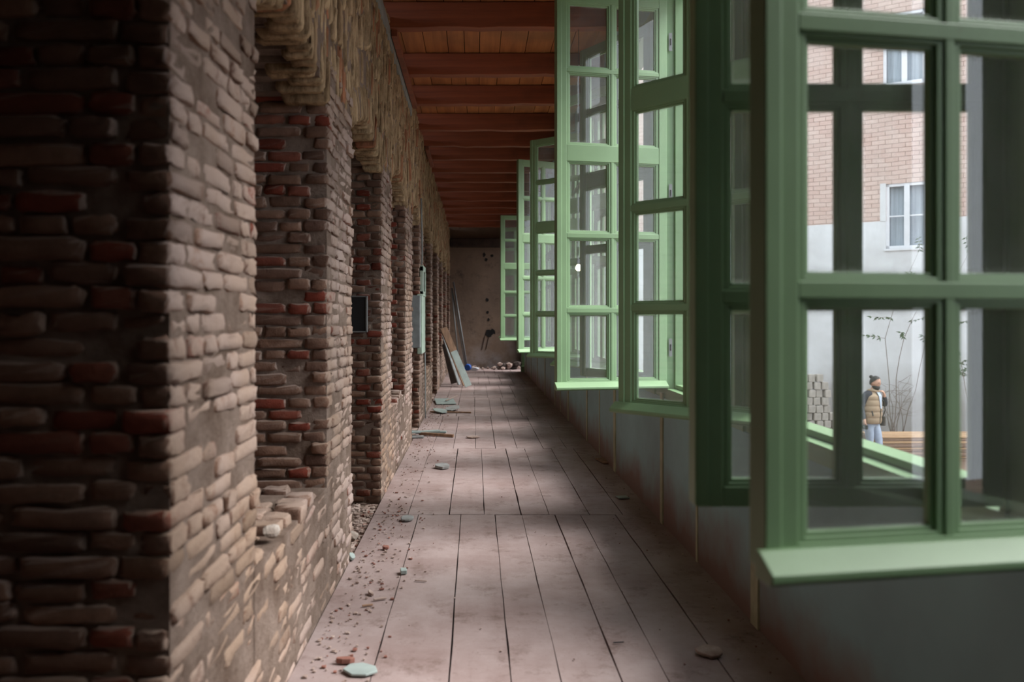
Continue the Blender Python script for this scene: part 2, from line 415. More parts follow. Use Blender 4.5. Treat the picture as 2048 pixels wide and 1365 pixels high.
# ================================================================ FLOOR
h = EYE
rows_y = [-2.3, 0.05, 2.66, 5.29, 7.97, 10.6, 13.1, 15.7, 18.3, 20.8]
near = [-.516,-.291,-.0729,.098,.236,.404,.533,.711,.91]
segx = {2: near, 3: [-.516,-.345,-.135,.045,.232,.375,.58,.75,.91], 4: [-.516,-.33,-.17,.0,.155,.32,.52,.70,.91]}
fl = MB()
for r in range(len(rows_y)-1):
    xs = segx.get(r)
    if xs is None:
        xs = [-.516]; 
        while xs[-1] < .78: xs.append(xs[-1]+rng.uniform(.14, .2))
        xs[-1] = .91
    for a, b in zip(xs[:-1], xs[1:]):
        g0 = rng.uniform(.0015, .0042); g1 = rng.uniform(.0015, .0042); y0 = rows_y[r]+.0012; y1 = rows_y[r+1]-.0012
        x0 = a*h+(0 if a < -.5 else g0); x1 = b*h-(0 if b > .9 else g1)
        t = rng.uniform(.75, 1); fl.t = (t, t*.98, t*.97); zt = rng.uniform(-.001, .001)
        n = 10; pts = []
        for q in range(n+1):   # slightly wandering edges
            yy = y0+(y1-y0)*q/n; pts.append((yy, x0+(rng.normal(0, .0013) if a > -.5 else 0), x1+(rng.normal(0, .0013) if b < .9 else 0), zt+rng.normal(0, .001)))
        for p, q in zip(pts[:-1], pts[1:]):
            fl.add([(p[1],p[0],p[3]),(p[2],p[0],p[3]),(q[2],q[0],q[3]),(q[1],q[0],q[3]),(p[1],p[0],-.035),(p[2],p[0],-.035),(q[2],q[0],-.035),(q[1],q[0],-.035)],
                   [(0,1,2,3),(0,3,7,4),(1,5,6,2)])
        p = pts[0]; fl.add([(p[1],p[0],p[3]),(p[2],p[0],p[3]),(p[2],p[0],-.035),(p[1],p[0],-.035)], [(0,3,2,1)])
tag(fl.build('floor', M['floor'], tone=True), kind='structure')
sb = MB(); sb.box((-1.36, -2.6, -.32), (1.33, 21.0, -.09)); sub = sb.build('trim_1', M['dark']); tag(sub, kind='structure')
# dirt strip in the doorless openings
dm = MB()
for o in opens:
    if o[2] < .1:
        n, m = 26, 10
        vs = [(XL-.005-(XL-XB)*j/m, o[0]+(o[1]-o[0])*i/n, -.045+rng.uniform(-.012, .02)) for i in range(n+1) for j in range(m+1)]
        dm.add(vs, [(i*(m+1)+j, (i+1)*(m+1)+j, (i+1)*(m+1)+j+1, i*(m+1)+j+1) for i in range(n) for j in range(m)])
d = dm.build('dirt_bed', M['gravel'], smooth=True)
tag(d, 'grey gravelly dirt lying in the doorways of the brick wall', 'dirt', kind='stuff')

# ================================================================ CEILING
ce = MB(); x = -1.0
while x < 1.35:
    wd = rng.uniform(.13, .24); t = rng.uniform(.62, 1); ce.t = (t, t*.96, t*.92); zz = 3.735+rng.uniform(0, .012)
    ce.box((x+.003, -2.6, zz), (x+wd-.003, 20.9, zz+.03)); x += wd
tag(ce.build('ceiling', M['deck'], tone=True), kind='structure')
rf = MB(); rf.box((-1.5, -2.6, 3.80), (1.50, 21.2, 3.86)); tag(rf.build('trim_2', M['darkwood']), kind='structure')
ords = ['first','second','third','fourth','fifth','sixth','seventh','eighth','ninth','tenth','eleventh','twelfth','thirteenth','fourteenth','fifteenth','sixteenth','seventeenth','eighteenth','nineteenth','twentieth']
beamY = [6.15, 7.34, 8.35, 9.5, 10.39, 11.27, 12.27, 13.13, 14.1, 15.2, 16.2, 17.15, 18.3, 19.6]
for i, Yb in enumerate([-.9, .2, 1.4, 2.6, 3.75, 4.95]+beamY):
    b = MB(); n = 14; ring = []
    z0 = 3.54; wdt = .10; vs = []
    for q in range(n+1):
        x = -.74+(1.42+.74)*q/n; j = rng.normal(0, .003); j2 = rng.normal(0, .003)
        vs += [(x, Yb+j2, z0+j), (x, Yb+wdt+j2, z0+j+rng.normal(0, .0015)), (x, Yb+wdt, 3.735), (x, Yb, 3.735)]
    fs = [(q*4+k, q*4+(k+1)%4, (q+1)*4+(k+1)%4, (q+1)*4+k) for q in range(n) for k in range(4)]+[(0,1,2,3), (n*4+3, n*4+2, n*4+1, n*4)]
    b.add([(x, y-Yb, z-z0) for x, y, z in vs], fs); o = b.build('ceiling_beam', M['beam'], bevel=.004); o.location = (0, Yb, z0)
    if i < 6: tag(o, 'reddish brown timber beam under the roof deck, above and behind the viewpoint', 'beam', 'ceiling beams overhead')
    else: tag(o, 'reddish brown timber ceiling beam, %s counted from the nearest one in view' % ords[i-6], 'beam', 'exposed ceiling beams')
# battens at wall head
for (y0, y1, lab) in ((6.2, 8.35, 'long orange brown batten along the wall head between the nearest beams'), (10.4, 11.6, 'short orange brown batten along the wall head further down the corridor')):
    b = MB(); b.bar((-.63, y0, 3.512), (-.63, y1, 3.512), .045, .05); tag(b.build('wall_head_batten', M['beam'], bevel=.003), lab, 'batten')
gs = MB(); gs.bar((-.668, 5.2, 3.50), (-.668, 8.3, 3.46), .02, .12); tag(gs.build('trim_3', M['boxgrey']), kind='structure')

# ================================================================ END WALLS
ew = MB(); n, m = 30, 30
ew.box((-1.5, 20.85, -.3), (1.5, 21.1, 3.8)); e = ew.build('wall_far', M['plaster']); tag(e, kind='structure')
ln = MB(); ln.box((-.66, 20.55, 3.14), (1.18, 20.84, 3.36)); o = ln.build('old_lintel', M['darkwood'], bevel=.02); tag(o, 'blackened old timber lintel across the top of the far wall', 'beam')
bw = MB(); bw.box((-1.5, -2.75, -.3), (1.5, -2.6, 3.8)); tag(bw.build('wall_near', M['plaster']), kind='structure')
# torn patch and hollows on the far plaster
pt = MB()
for (px, py, s_) in ((977, 668, .11), (986, 664, .08), (972, 520, .05), (974, 600, .05), (975, 625, .04), (977, 640, .045), (968, 510, .05), (984, 512, .04)):
    c = P(px, py, 20.84); k8 = 9
    pt.add([c+Vector((math.cos(2*PI*i/k8)*s_*rng.uniform(.5, 1.1), -.004, math.sin(2*PI*i/k8)*s_*rng.uniform(.6, 1.3))) for i in range(k8)]+[c+Vector((0, .0, 0))], [(i, (i+1)%k8, k8) for i in range(k8)])
for px in (970, 978): 
    a = P(px, 672, 20.838); b = P(px-6, 700, 20.838); pt.bar(a, b, .03, .006)
o = pt.build('plaster_hole', M['dark'], parent=e)

# ================================================================ WINDOW WALL
XW, XO = 1.183, 1.315
ZB, ZT = .865, 3.285
LW, LH = .70, 2.385
wr = MB(); wr.box((XW, -2.6, -.3), (XO, 19.35, .80)); wr.box((XW, 19.35, 3.3), (XO, 20.9, 3.74))
wr.box((XW+.0, -2.6, ZT+.07), (XO, 19.35, 3.74)); wr.box((XW, 20.4, -.3), (XO, 20.9, 3.3))
wallr = wr.build('wall_right', M['panel']); tag(wallr, kind='structure')
far_h = [1.46+1.74*i for i in range(-1, 11)]; far_h[1] = 1.48
near_h = [y-1.40 for y in far_h]; near_h[1] = .825
posts = [(-2.6, near_h[1])]+[(far_h[i], near_h[i+1]) for i in range(1, len(far_h)-1)]+[(far_h[-1], 19.35)]  # first stretch is unseen, made solid to block light from behind
pm = MB()
for a, b in posts: pm.box((XW+.004, a+.002, .80), (XO-.004, b-.002, ZT+.07))
o = pm.build('trim_4', M['green'], bevel=.004); tag(o, kind='structure')
for i, yb in enumerate([2.60*1.0+1.72*q*1.0 for q in range(0, 10)]):
    yb = 3.33+1.70*i if i else 3.33
    b = MB(); b.box((XW-.010, yb, -.0), (XW+.002, yb+(.085 if i % 2 == 0 else .06), .83)); b.build('batten', M['batten'], parent=wallr, bevel=.002)
for yb in (4.25, 7.6, 11.1): 
    b = MB(); b.box((XW-.006, yb, 0), (XW+.002, yb+.03, .83)); b.build('batten', M['batten'], parent=wallr, bevel=.002)

# casement leaf prototype: x along the leaf from hinge to free edge, exterior at +y, z up
def leaf_meshes(ext):
    f = MB(); T = .042
    zr = [(.045, .455), (.485, .905), (.935, 1.365), (1.465, 1.900), (1.925, 2.320)]
    xc = [(.062, .337), (.367, .632)]
    f.box((0, -T/2, 0), (.052, T/2, LH)); f.box((LW-.060, -T/2, 0), (LW, T/2, LH))
    zb = [0]+[v for p in zr for v in p]+[LH]
    for a, b in zip(zb[0::2], zb[1::2]): f.box((.052, -T/2+.001, a), (LW-.060, T/2-.001, b))
    f.box((.337+.006, -T/2+.002, .02), (.367-.006, T/2-.002, LH-.02))
    # rebated cover strip on the free edge, step moulding around each pane
    f.box((LW-.026, -T/2-.006, .004), (LW+.004, T/2+.006, LH-.004))
    for a, b in zr:
        for c, d in xc:
            for y0, y1, ins in ((-T/2+.006, T/2-.006, .008), (-T/2+.012, T/2-.012, .016)):
                f.box((c-.01, y0, a-.002), (c+ins, y1, b+.002)); f.box((d-ins, y0, a-.002), (d+.01, y1, b+.002))
                f.box((c, y0, a-.003), (d, y1, a+ins)); f.box((c, y0, b-ins), (d, y1, b+.003))
    wb = MB()
    pr = [(0, .040), (.012, .041), (.055, .012), (.055, 0), (.045, -.008), (0, -.006)]
    s = ext
    wb.prism(pr, lambda a, b: (.012, s*(T/2+a), b), lambda a, b: (LW+.020, s*(T/2+a), b))
    fo = f.build('casement_frame', M['green'], bevel=.0025, link=False); wo = wb.build('weatherboard', M['green'], bevel=.002, link=False)
    panes = []
    for a, b in zr:
        for c, d in xc:
            me = bpy.data.meshes.new('pane'); v = [(c+.01, 0, a+.01), (d-.01, 0, a+.01), (d-.01, 0, b-.01), (c+.01, 0, b-.01)]
            me.from_pydata(v, [], [(0,1,2,3)]); uv = me.uv_layers.new(name='UVMap')
            for li, q in enumerate(((0,0),(1,0),(1,1),(0,1))): uv.data[li].uv = q
            me.materials.append(M['glass']); panes.append(me)
    return fo, wo, panes
LF = {1: leaf_meshes(1), -1: leaf_meshes(-1)}
def add_leaf(win, yh, ang, far, weather=True, xh=XW-.012, label=None):
    """ang: opening angle in degrees from closed"""
    ext = 1 if far else -1
    fo, wo, panes = LF[ext]
    o = fo.copy(); o.name = 'casement'; col.objects.link(o); o.parent = win
    # closed direction: far leaf -Y, near leaf +Y ; swings through -X
    d = R(-90-ang) if far else R(90+ang)
    o.location = (xh, yh, .878); o.rotation_euler = (0, 0, d)
    if weather:
        w_ = wo.copy(); w_.name = 'weatherboard'; col.objects.link(w_); w_.parent = o
    for me in panes:
        p = bpy.data.objects.new('pane', me); col.objects.link(p); p.parent = o
    if label: o['label'] = label
    return o
# (near leaf angle or None, far leaf angle, labels)
states = {0: (0, 0), 1: (None, 80), 2: (90, 135), 3: (0, 79), 4: (33, 142), 5: (0, 128), 6: (0, 68), 7: (0, 0), 8: (0, 0), 9: (0, 81), 10: (0, 118), 11: (0, 0)}
for i, (yn, yf) in enumerate(zip(near_h, far_h)):
    if i == 0: continue
    if i == 1: bd_ = MB(); [bd_.box((XO+.105, .70+.16*q, .72), (XO+.13, .795+.16*q, 3.40)) for q in range(6)]; tag(bd_.build('light_blocking_boards', M['darkwood']), 'dark boards added outside the nearest window opening to block light, out of view', 'light_blocking_boards')  # unseen boards, added to keep daylight off the near end
    wn = empty('window_%d' % i, (0, 0, 0)); tag(wn, kind='structure')
    fr = MB()
    fr.box((XW-.006, yn-.02, .80), (XO+.03, yf+.02, ZB)); fr.box((XW-.006, yn-.02, ZT), (XO+.01, yf+.02, ZT+.075))
    fr.box((XW-.006, yn-.022, ZB), (XO+.01, yn+.0, ZT)); fr.box((XW-.006, yf, ZB), (XO+.01, yf+.022, ZT))
    fr.box((XW+.045, yn, ZB), (XO+.005, yn+.02, ZT)); fr.box((XW+.045, yf-.02, ZB), (XO+.005, yf, ZT))
    fr.box((XW+.05, yn, ZB), (XO+.005, yf, ZB+.025)); fr.box((XO-.02, yn-.03, .76), (XO+.09, yf+.03, .80))
    fr.build('window_frame', M['green'], parent=wn, bevel=.003)
    for zz in (2.07, 1.12, 3.0):
        st = MB(); st.box((XW+.006, yf-.0225, zz-.055), (XW+.026, yf-.0195, zz+.055)); s1 = st.build('hinge_plate', M['metal'], parent=wn)
        st = MB(); st.box((XW+.012, yf-.0245, zz-.02), (XW+.020, yf-.0224, zz+.02)); st.build('hinge_slot', M['black'], parent=s1)
    na, fa = states[i]
    if na is not None: add_leaf(wn, yn+.008, na, False, weather=(i != 2), xh=XW+(.010 if i == 2 else -.012))
    add_leaf(wn, yf-.012, fa, True, xh=XW-(.016 if i == 1 else .012))
# green door post at the far end of the window wall
dp = MB(); dp.box((1.12, 19.38, 0), (1.20, 19.5, 2.3)); dp.box((1.10, 19.36, 0), (1.22, 19.52, .14)); o = dp.build('trim_5', M['green'], bevel=.004); tag(o, kind='structure')

# ================================================================ THINGS IN THE CORRIDOR
def rock(name, loc, size, mat, seed=0, flat=.6, sub=2):
    rr = random.Random(seed); bm = bmesh.new(); bmesh.ops.create_icosphere(bm, subdivisions=sub, radius=1)
    ax = [Vector((rr.gauss(0,1), rr.gauss(0,1), rr.gauss(0,1))).normalized() for _ in range(7)]; dd = [rr.uniform(.55, .85) for _ in ax]
    for v in bm.verts:
        for a, d_ in zip(ax, dd):
            t = v.co.dot(a)
            if t > d_: v.co -= a*(t-d_)
        v.co = Vector((v.co.x*size[0], v.co.y*size[1], v.co.z*size[2]))
    me = bpy.data.meshes.new(name); bm.to_mesh(me); bm.free(); me.materials.append(mat)
    zmin = min(v.co.z for v in me.vertices)
    o = bpy.data.objects.new(name, me); col.objects.link(o); o.location = (loc[0], loc[1], loc[2]-zmin-.001); return o
def shard(name, px, py, pts, th, mat, rz=0, tilt=(0, 0), lift=.0):
    """flat irregular slab lying on the floor at the pixel"""
    Y = F*EYE/(py-VY); c = P(px, py, Y); b = MB(); n = len(pts)
    b.prism(pts, lambda x, y: (x, y, 0), lambda x, y: (x, y, th))
    o = b.build(name, mat, bevel=min(.003, th*.3)); o.location = (c.x, Y, .004+lift); o.rotation_euler = (tilt[0], tilt[1], rz); return o
def blob(n, rx, ry, seed):
    rr = random.Random(seed); return [(rx*math.cos(2*PI*i/n)*rr.uniform(.8, 1.1), ry*math.sin(2*PI*i/n)*rr.uniform(.8, 1.1)) for i in range(n)]
def rect(a, b): return [(-a,-b),(a,-b),(a,b),(-a,b)]
things = [
 ('plaster_shard', 1420, 1312, blob(11, .052, .045, 3), .012, 'rubble', 'flat round pinkish plaster chip on the boards at lower right', 'debris', (.10, 0), .008),
 ('roof_tile_piece', 885, 938, blob(10, .062, .075, 5), .022, 'slate', 'grey broken slab lying alone on the boards in mid corridor', 'debris', (.08, 0), .008),
 ('tile_shard', 815, 1043, blob(9, .045, .05, 8), .014, 'slate', 'dark edged curved shard near the first open doorway', 'debris', (.12, .05), .008),
 ('painted_block', 807, 1149, rect(.016, .026), .020, 'paleboard', 'small grey green painted block sitting over a board gap', 'block', (0, 0), .002),
 ('painted_chip', 702, 1122, blob(8, .02, .035, 9), .016, 'paleboard', 'pale green chip of board leaning at the foot of the brick wall', 'debris', (.2, .5), .012),
 ('board_offcut', 1207, 925, rect(.04, .12), .012, 'bareboard', 'short flat board offcut at the foot of the right wall', 'offcut', (0, 0), .003),
 ('board_scrap', 1245, 998, rect(.04, .035), .008, 'paleboard', 'small dark green scrap beside the right wall, nearer than the offcut', 'offcut', (0, 0), .003),
 ('broken_sheet', 722, 1348, blob(7, .07, .05, 12), .010, 'paleboard', 'pale green broken sheet at the bottom edge left of centre', 'debris', (.05, 0), .006),
 ('plaster_chip', 741, 1192, blob(6, .012, .03, 14), .012, 'rubble', 'upright pinkish plaster chip on the leftmost board', 'debris', (.1, .1), .004),
 ('wood_splinter', 760, 1203, rect(.03, .006), .008, 'rubble', 'bent pale splinter near the upright chip on the leftmost board', 'splinter', (0, 0), .003),
 ('wood_splinter', 735, 1216, rect(.024, .006), .007, 'bareboard', 'small straight brown splinter just below the bent pale one', 'splinter', (0, 0), .003),
 ('wood_splinter', 842, 1166, rect(.03, .004), .005, 'rubble', 'thin pale splinter right of the small painted block', 'splinter', (0, 0), .003),
 ('wire_scrap', 1237, 1290, rect(.022, .0022), .004, 'black', 'short dark wire scrap near the bottom, centre right', 'scrap', (0, 0), .003),
 ('brick_chip', 772, 1101, blob(7, .022, .018, 21), .016, 'redchip', 'reddish brick chip near the left edge of the boards', 'debris', (.1, 0), .004),
 ('brick_chip', 690, 1330, blob(7, .035, .016, 22), .02, 'redchip', 'dark red brick crumbs behind the pale broken sheet', 'debris', (0, 0), .003),
 ('pale_scrap', 945, 877, blob(7, .075, .06, 23), .012, 'rubble', 'pale torn scrap at the right end of the brown stick', 'debris', (.05, 0), .004),
 ('square_panel', 890, 806, rect(.15, .33), .012, 'paleboard', 'largest pale painted panel lying flat by the left piers', 'panel', (.02, 0), .012),
 ('cracked_board', 880, 826, blob(7, .11, .2, 25), .012, 'paleboard', 'broken pale panel lying in front of the largest one', 'panel', (.05, .04), .02),
 ('cracked_board', 905, 822, blob(6, .1, .2, 26), .012, 'slate', 'grey broken panel overlapping the right end of the scattered pile', 'panel', (.08, -.03), .03),
]
for k_, (nm, px, py, pts, th, mt, lab, cat, tl, lf) in enumerate(things):
    tag(shard(nm, px, py, pts, th, M[mt], rz=[0, .3, -.4, .15, .2, .18, .2, -.3, .5, .35, .3, -.2, .15, 0, 0, .1, .1, .3, -.3][k_], tilt=tl, lift=lf), lab, cat)
def stick(name, a, b, wd, th, mat, lab, cat):
    m_ = MB(); A = Vector(a); B = Vector(b); m_.bar(A-A, B-A, wd, th); o = m_.build(name, mat, bevel=.002); o.location = A; tag(o, lab, cat); return o
stick('floor_stick', (-.62, 8.86, .024), (-.24, 8.72, .018), .035, .03, M['bareboard'], 'brown wooden stick lying beside the pale planks', 'stick')
stick('thin_plank', (-.98, 9.05, .018), (-.33, 9.02, .018), .07, .018, M['paleboard'], 'pale green thin plank poking from the doorway, upper one', 'plank')
stick('thin_plank', (-1.0, 8.78, .03), (-.40, 8.92, .045), .07, .018, M['paleboard'], 'pale green thin plank poking from the doorway, middle one lying across', 'plank')
stick('thin_plank', (-1.0, 8.60, .016), (-.56, 8.68, .016), .06, .018, M['slate'], 'grey thin plank poking from the doorway, nearest one', 'plank')
stick('floor_stick', (-.62, 10.95, .02), (-.06, 10.9, .016), .03, .02, M['bareboard'], 'long thin stick in front of the scattered pale panels', 'stick')
stick('floor_stick', (-.45, 12.2, .045), (-.30, 12.9, .05), .02, .012, M['rubble'], 'thin pale strip lying on the largest pale panel', 'stick')

# crumbs and dust lumps along the left edge
cm = MB(); T = rounded_template([-1, 0, 1])
for q in range(900):
    Y = float(rng.uniform(2.6, 12)) if q % 3 else float(rng.uniform(2.6, 5.5)); side = rng.random()
    x = XL+.04+abs(float(rng.normal(0, .13))) if side < .8 else (1.16-abs(float(rng.normal(0, .08))) if side < .93 else float(rng.uniform(-.5, 1.1)))
    s = float(rng.uniform(.0012, .0065))*(1 if side < .8 else .7)
    v = T[0]*np.array([s*rng.uniform(.6, 1.5), s*rng.uniform(.6, 1.5), s*.6])+rng.normal(0, s*.15, (len(T[0]), 3))+np.array([x, Y, .004+s*.5])
    cm.m = 0 if rng.random() < .72 else 1; cm.add(v.tolist(), T[1].tolist())
o = cm.build('floor_crumbs', [M['rubble'], M['redchip']]); tag(o, 'plaster and brick crumbs scattered over the boards', 'rubble', kind='stuff')
# gravel inside the doorways
cm = MB()
for q in range(700):
    o_ = [o for o in opens if o[2] < .1][0 if q < 450 else q % 3]
    s = float(rng.uniform(.004, .016)); v = T[0]*np.array([s, s*1.2, s*.7])+rng.normal(0, s*.15, (len(T[0]), 3))+np.array([rng.uniform(XL-.3, XL), rng.uniform(o_[0]+.03, o_[1]-.03), -.03+s*.3])
    cm.m = int(rng.random() < .12); cm.add(v.tolist(), T[1].tolist())
o = cm.build('doorway_gravel', [M['rubble'], M['redchip']]); tag(o, 'loose stones on the dirt inside the wall doorways', 'gravel', kind='stuff')
rk = rock('white_stone', (-.74, 4.75, -.03), (.05, .06, .035), M['mortar_pale'], 4); tag(rk, 'whitish stone lump on the gravel in the first doorway', 'stone')
rk = rock('mortar_lump', (XL-.03, 2.74, .545), (.03, .045, .028), M['mortar_pale'], 6); tag(rk, 'white mortar lump on the near brick sill', 'stone')

# leaning boards
def lean(name, bot, top, wd, th, mat, lab, turn=0, mats=None):
    A = Vector(bot); B = Vector(top); d_ = (B-A).normalized(); nrm = Vector((math.sin(turn), -math.cos(turn), 0)); nrm = (nrm-d_*nrm.dot(d_)).normalized(); sd = d_.cross(nrm)
    m_ = MB(); L = (B-A).length
    if mats: m_.obox((B-A)*.30, (d_, sd, nrm), (L*.30, wd/2, th/2)); m_.m = 1; m_.obox((B-A)*.80, (d_, sd, nrm), (L*.20, wd/2, th/2))
    else: m_.obox((B-A)*.5, (d_, sd, nrm), (L/2, wd/2, th/2))
    o = m_.build(name, mats or mat, bevel=.002); o.location = A; tag(o, lab, 'board'); return o
Yb = 15.0
lean('leaning_board', (-.13, 14.95, .03), (-.60, 15.05, 1.12), .13, .02, None, 'leaning board, pale blue below and bare brown at its top, against the left wall', .35, [M['paleboard'], M['bareboard']])
lean('leaning_board', (-.20, 15.15, .03), (-.60, 15.2, 1.02), .10, .022, M['bareboard'], 'bare brown leaning board behind the pale blue one', .9)
lean('leaning_board', (-.31, 15.25, .03), (-.615, 15.3, .96), .09, .018, M['boxgrey'], 'thin grey leaning board, leftmost of the three by the left wall', 1.1)
lean('leaning_board', (-.42, 15.6, .03), (-.60, 15.65, .80), .12, .02, M['darkwood'], 'dark upright sheet standing in for the shadow behind the leaning boards', 0)  # dark sheet put in as the shadow beside the boards
for bx, tx, r_, lab in ((-.20, -.56, .022, 'grey metal pole leaning in the far left corner, foot by the blue bag'), (-.40, -.61, .016, 'thin grey pole leaning in the far corner, leftmost one'), (-.24, -.60, .014, 'thin grey pole leaning in the far corner, middle one')):
    m_ = MB(); m_.tube([(0,0,0), (tx-bx, .35, 2.2 if r_ > .02 else 2.05)], r_, 10); o = m_.build('leaning_pole', M['metal'], smooth=True); o.location = (bx, 20.0, .02); tag(o, lab, 'pole')
bt = empty('plastic_sack', (-.13, 19.9, 0)); tag(bt, 'blue and white crumpled plastic sack at the foot of the poles', 'bag')
for (dx, sx, mt, nm) in ((-.06, (.10, .1, .085), 'blue', 'blue_end'), (.10, (.14, .1, .045), 'whitebag', 'white_body')):
    q = rock(nm, (dx, 0, 0), sx, M[mt], 11, sub=3); q.parent = bt; q.location.z = max(0, q.location.z)
# rubble at the far wall
rxs = sorted(rng.uniform(-.05, .95, 24))+sorted(rng.uniform(.62, 1.12, 12))
for q, X in enumerate(rxs):
    X = float(X); big = q >= 24; s = rng.uniform(.07, .13) if big else rng.uniform(.025, .06)
    zb = 0 if q % 3 or not big else .07
    yy = rng.uniform(20.1, 20.7)
    r_ = rock('rubble_stone', (X, yy, zb), (s*1.2, s, s*.8), M['darkwood'] if big and q % 2 else M['rubble'], 100+q, sub=1)
    tag(r_, ('large broken stone in the dark heap at the far wall, %s from the left' % ords[q-24]) if big else ('small pale rubble stone along the foot of the far wall, %s from the left' % (ords+['twenty-first','twenty-second','twenty-third','twenty-fourth'])[q]), 'stone', 'rubble heap at the far wall')

# electrical cabinet and cable on the fifth pier
eb = empty('electrical_cabinet', (-.70, 9.58, .95)); tag(eb, 'pale grey cabinet with white frame fixed on a brick pier', 'cabinet')
m_ = MB(); m_.box((-.09, -.14, 0), (.045, .02, .62)); m_.build('front_plate', M['boxgrey'], parent=eb, bevel=.006)
m_ = MB(); m_.box((.0, .02, -.08), (.06, .62, .64)); m_.build('side_panel', M['boxwhite'], parent=eb, bevel=.006)
m_ = MB()
for a, b in (((.03, .06, .64), (.07, .12, .98)), ((.03, .52, .64), (.07, .60, .98)), ((.03, .06, .92), (.07, .60, .99)), ((.03, .06, .62), (.07, .60, .68))): m_.box(a, b)
m_.build('open_frame', M['boxwhite'], parent=eb, bevel=.004)
m_ = MB(); m_.box((.02, .12, .68), (.05, .52, .92)); m_.build('dark_inside', M['black'], parent=eb)
m_ = MB(); m_.tube([(-.655, 9.66, 2.75), (-.650, 9.64, 2.5), (-.645, 9.68, 2.1), (-.65, 9.66, 1.95)], .009, 6)
tag(m_.build('hanging_cable', M['boxgrey'], smooth=True), 'grey cable hanging down the pier to the cabinet', 'cable')
m_ = MB(); m_.tube([(-.648, 10.25, .86), (-.642, 10.22, .5), (-.645, 10.25, .2), (-.64, 10.22, .02)], .008, 6)
tag(m_.build('lower_cable', M['boxgrey'], smooth=True), 'grey cable running from the cabinet down to the floor', 'cable')
nb = empty('wall_socket_box', (-.82, 5.66, 1.33)); tag(nb, 'dark grey steel box set in the brick reveal of the doorway', 'box')
m_ = MB(); m_.box((-.07, -.0, -.13), (.055, .03, .13)); m_.box((-.07, -.02, -.13), (-.06, 0, .13)); m_.box((.045, -.02, -.13), (.055, 0, .13)); m_.box((-.07, -.02, .12), (.055, 0, .13)); m_.box((-.07, -.02, -.13), (.055, 0, -.12))
m_.build('steel_shell', M['metal'], parent=nb, bevel=.002); m_ = MB(); m_.box((-.06, -.004, -.12), (.045, -.001, .12)); m_.build('black_recess', M['black'], parent=nb)
# glowing bulb with added cord, standing in for a lamp reflection in the pane
k = NT('reflection_glow'); k.b.inputs['Emission Color'].default_value = (1, .82, .5, 1); k.b.inputs['Emission Strength'].default_value = 12; M['bulb'] = k.m
lb = empty('reflection_bulb', (P(1157, 537, 6.2).x, 6.2, P(1157, 537, 6.2).z)); tag(lb, 'small glowing bulb on an added cord, standing in for a reflection in a pane', 'lamp')
m_ = MB(); m_.tube([(0,0,-.02),(0,0,-.012),(0,0,.0),(0,0,.015),(0,0,.03)], [.008,.02,.025,.02,.010], 12); m_.build('bulb', M['bulb'], parent=lb, smooth=True)
m_ = MB(); m_.tube([(0,0,.03),(0,0,.07)], .012, 10); m_.build('socket', M['black'], parent=lb); m_ = MB(); m_.tube([(0,0,.07),(0,0,2.03)], .002, 6); m_.build('cord', M['black'], parent=lb)

# ================================================================ OUTSIDE
GZ = -1.6
g = MB(); g.box((XO, -8, GZ-.2), (60, 40, GZ)); tag(g.build('courtyard_ground', M['earth']), 'brown earth ground of the courtyard outside', 'ground', kind='structure')
ex = MB(); ex.box((XW+.02, -2.6, GZ), (XO, 21, -.3)); tag(ex.build('wall_right_outer', M['mortar']), kind='structure')
# building opposite: local x along the wall (towards the near right), z up
O = Vector((10.35, 19.5, 0)); D = Vector((1.53, -1, 0)).normalized(); ang = math.atan2(D.y, D.x)
def hit(px):   # distance along the wall of the point seen at column px
    s = (px-VX)/F; # (Ox + t Dx) = s (Oy + t Dy)
    return (s*O.y-O.x)/(D.x-s*D.y)
def hz(px, py):
    t = hit(px); Y = O.y+t*D.y; return EYE-(py-VY)*Y/F
k = NT('pink_brick_facade'); co = k.coord(); sp = k.n('ShaderNodeSeparateXYZ'); cb = k.n('ShaderNodeCombineXYZ'); k.link(co, sp.inputs[0]); k.link(sp.outputs[0], cb.inputs[0]); k.link(sp.outputs[2], cb.inputs[1])
wob = k.n('ShaderNodeVectorMath'); wob.operation = 'ADD'; nzc = k.n('ShaderNodeTexNoise'); nzc.inputs['Scale'].default_value = 1.6; k.link(co, nzc.inputs['Vector']); sc_ = k.n('ShaderNodeVectorMath'); sc_.operation = 'SCALE'; sc_.inputs['Scale'].default_value = .06
k.link(nzc.outputs['Color'], sc_.inputs[0]); k.link(cb.outputs[0], wob.inputs[0]); k.link(sc_.outputs[0], wob.inputs[1])
bt_ = k.n('ShaderNodeTexBrick'); k.link(wob.outputs[0], bt_.inputs['Vector']); bt_.inputs['Scale'].default_value = 1; bt_.inputs['Brick Width'].default_value = .30; bt_.inputs['Row Height'].default_value = .11
bt_.inputs['Mortar Size'].default_value = .008; bt_.inputs['Mortar Smooth'].default_value = .2; bt_.inputs['Bias'].default_value = -.1
bt_.inputs['Color1'].default_value = (*lin((200, 168, 158)), 1); bt_.inputs['Color2'].default_value = (*lin((212, 184, 174)), 1); bt_.inputs['Mortar'].default_value = (*lin((146, 116, 108)), 1)
cc = k.mix(k.ramp(k.noise(co, 1.2, 6, .7), .35, .7), bt_.outputs['Color'], k.mix(.45, bt_.outputs['Color'], lin((216, 200, 192))))
k.link(cc, k.b.inputs['Base Color']); k.b.inputs['Roughness'].default_value = .9; k.bump(bt_.outputs['Fac'], .6, -.01); M['facade'] = k.m
k = NT('white_plinth_plaster'); co = k.coord(); sp = k.n('ShaderNodeSeparateXYZ'); k.link(co, sp.inputs[0])
a0 = k.mix(k.ramp(k.noise(co, .8, 6, .65), .35, .7), lin((228, 226, 230)), lin((208, 204, 206)))
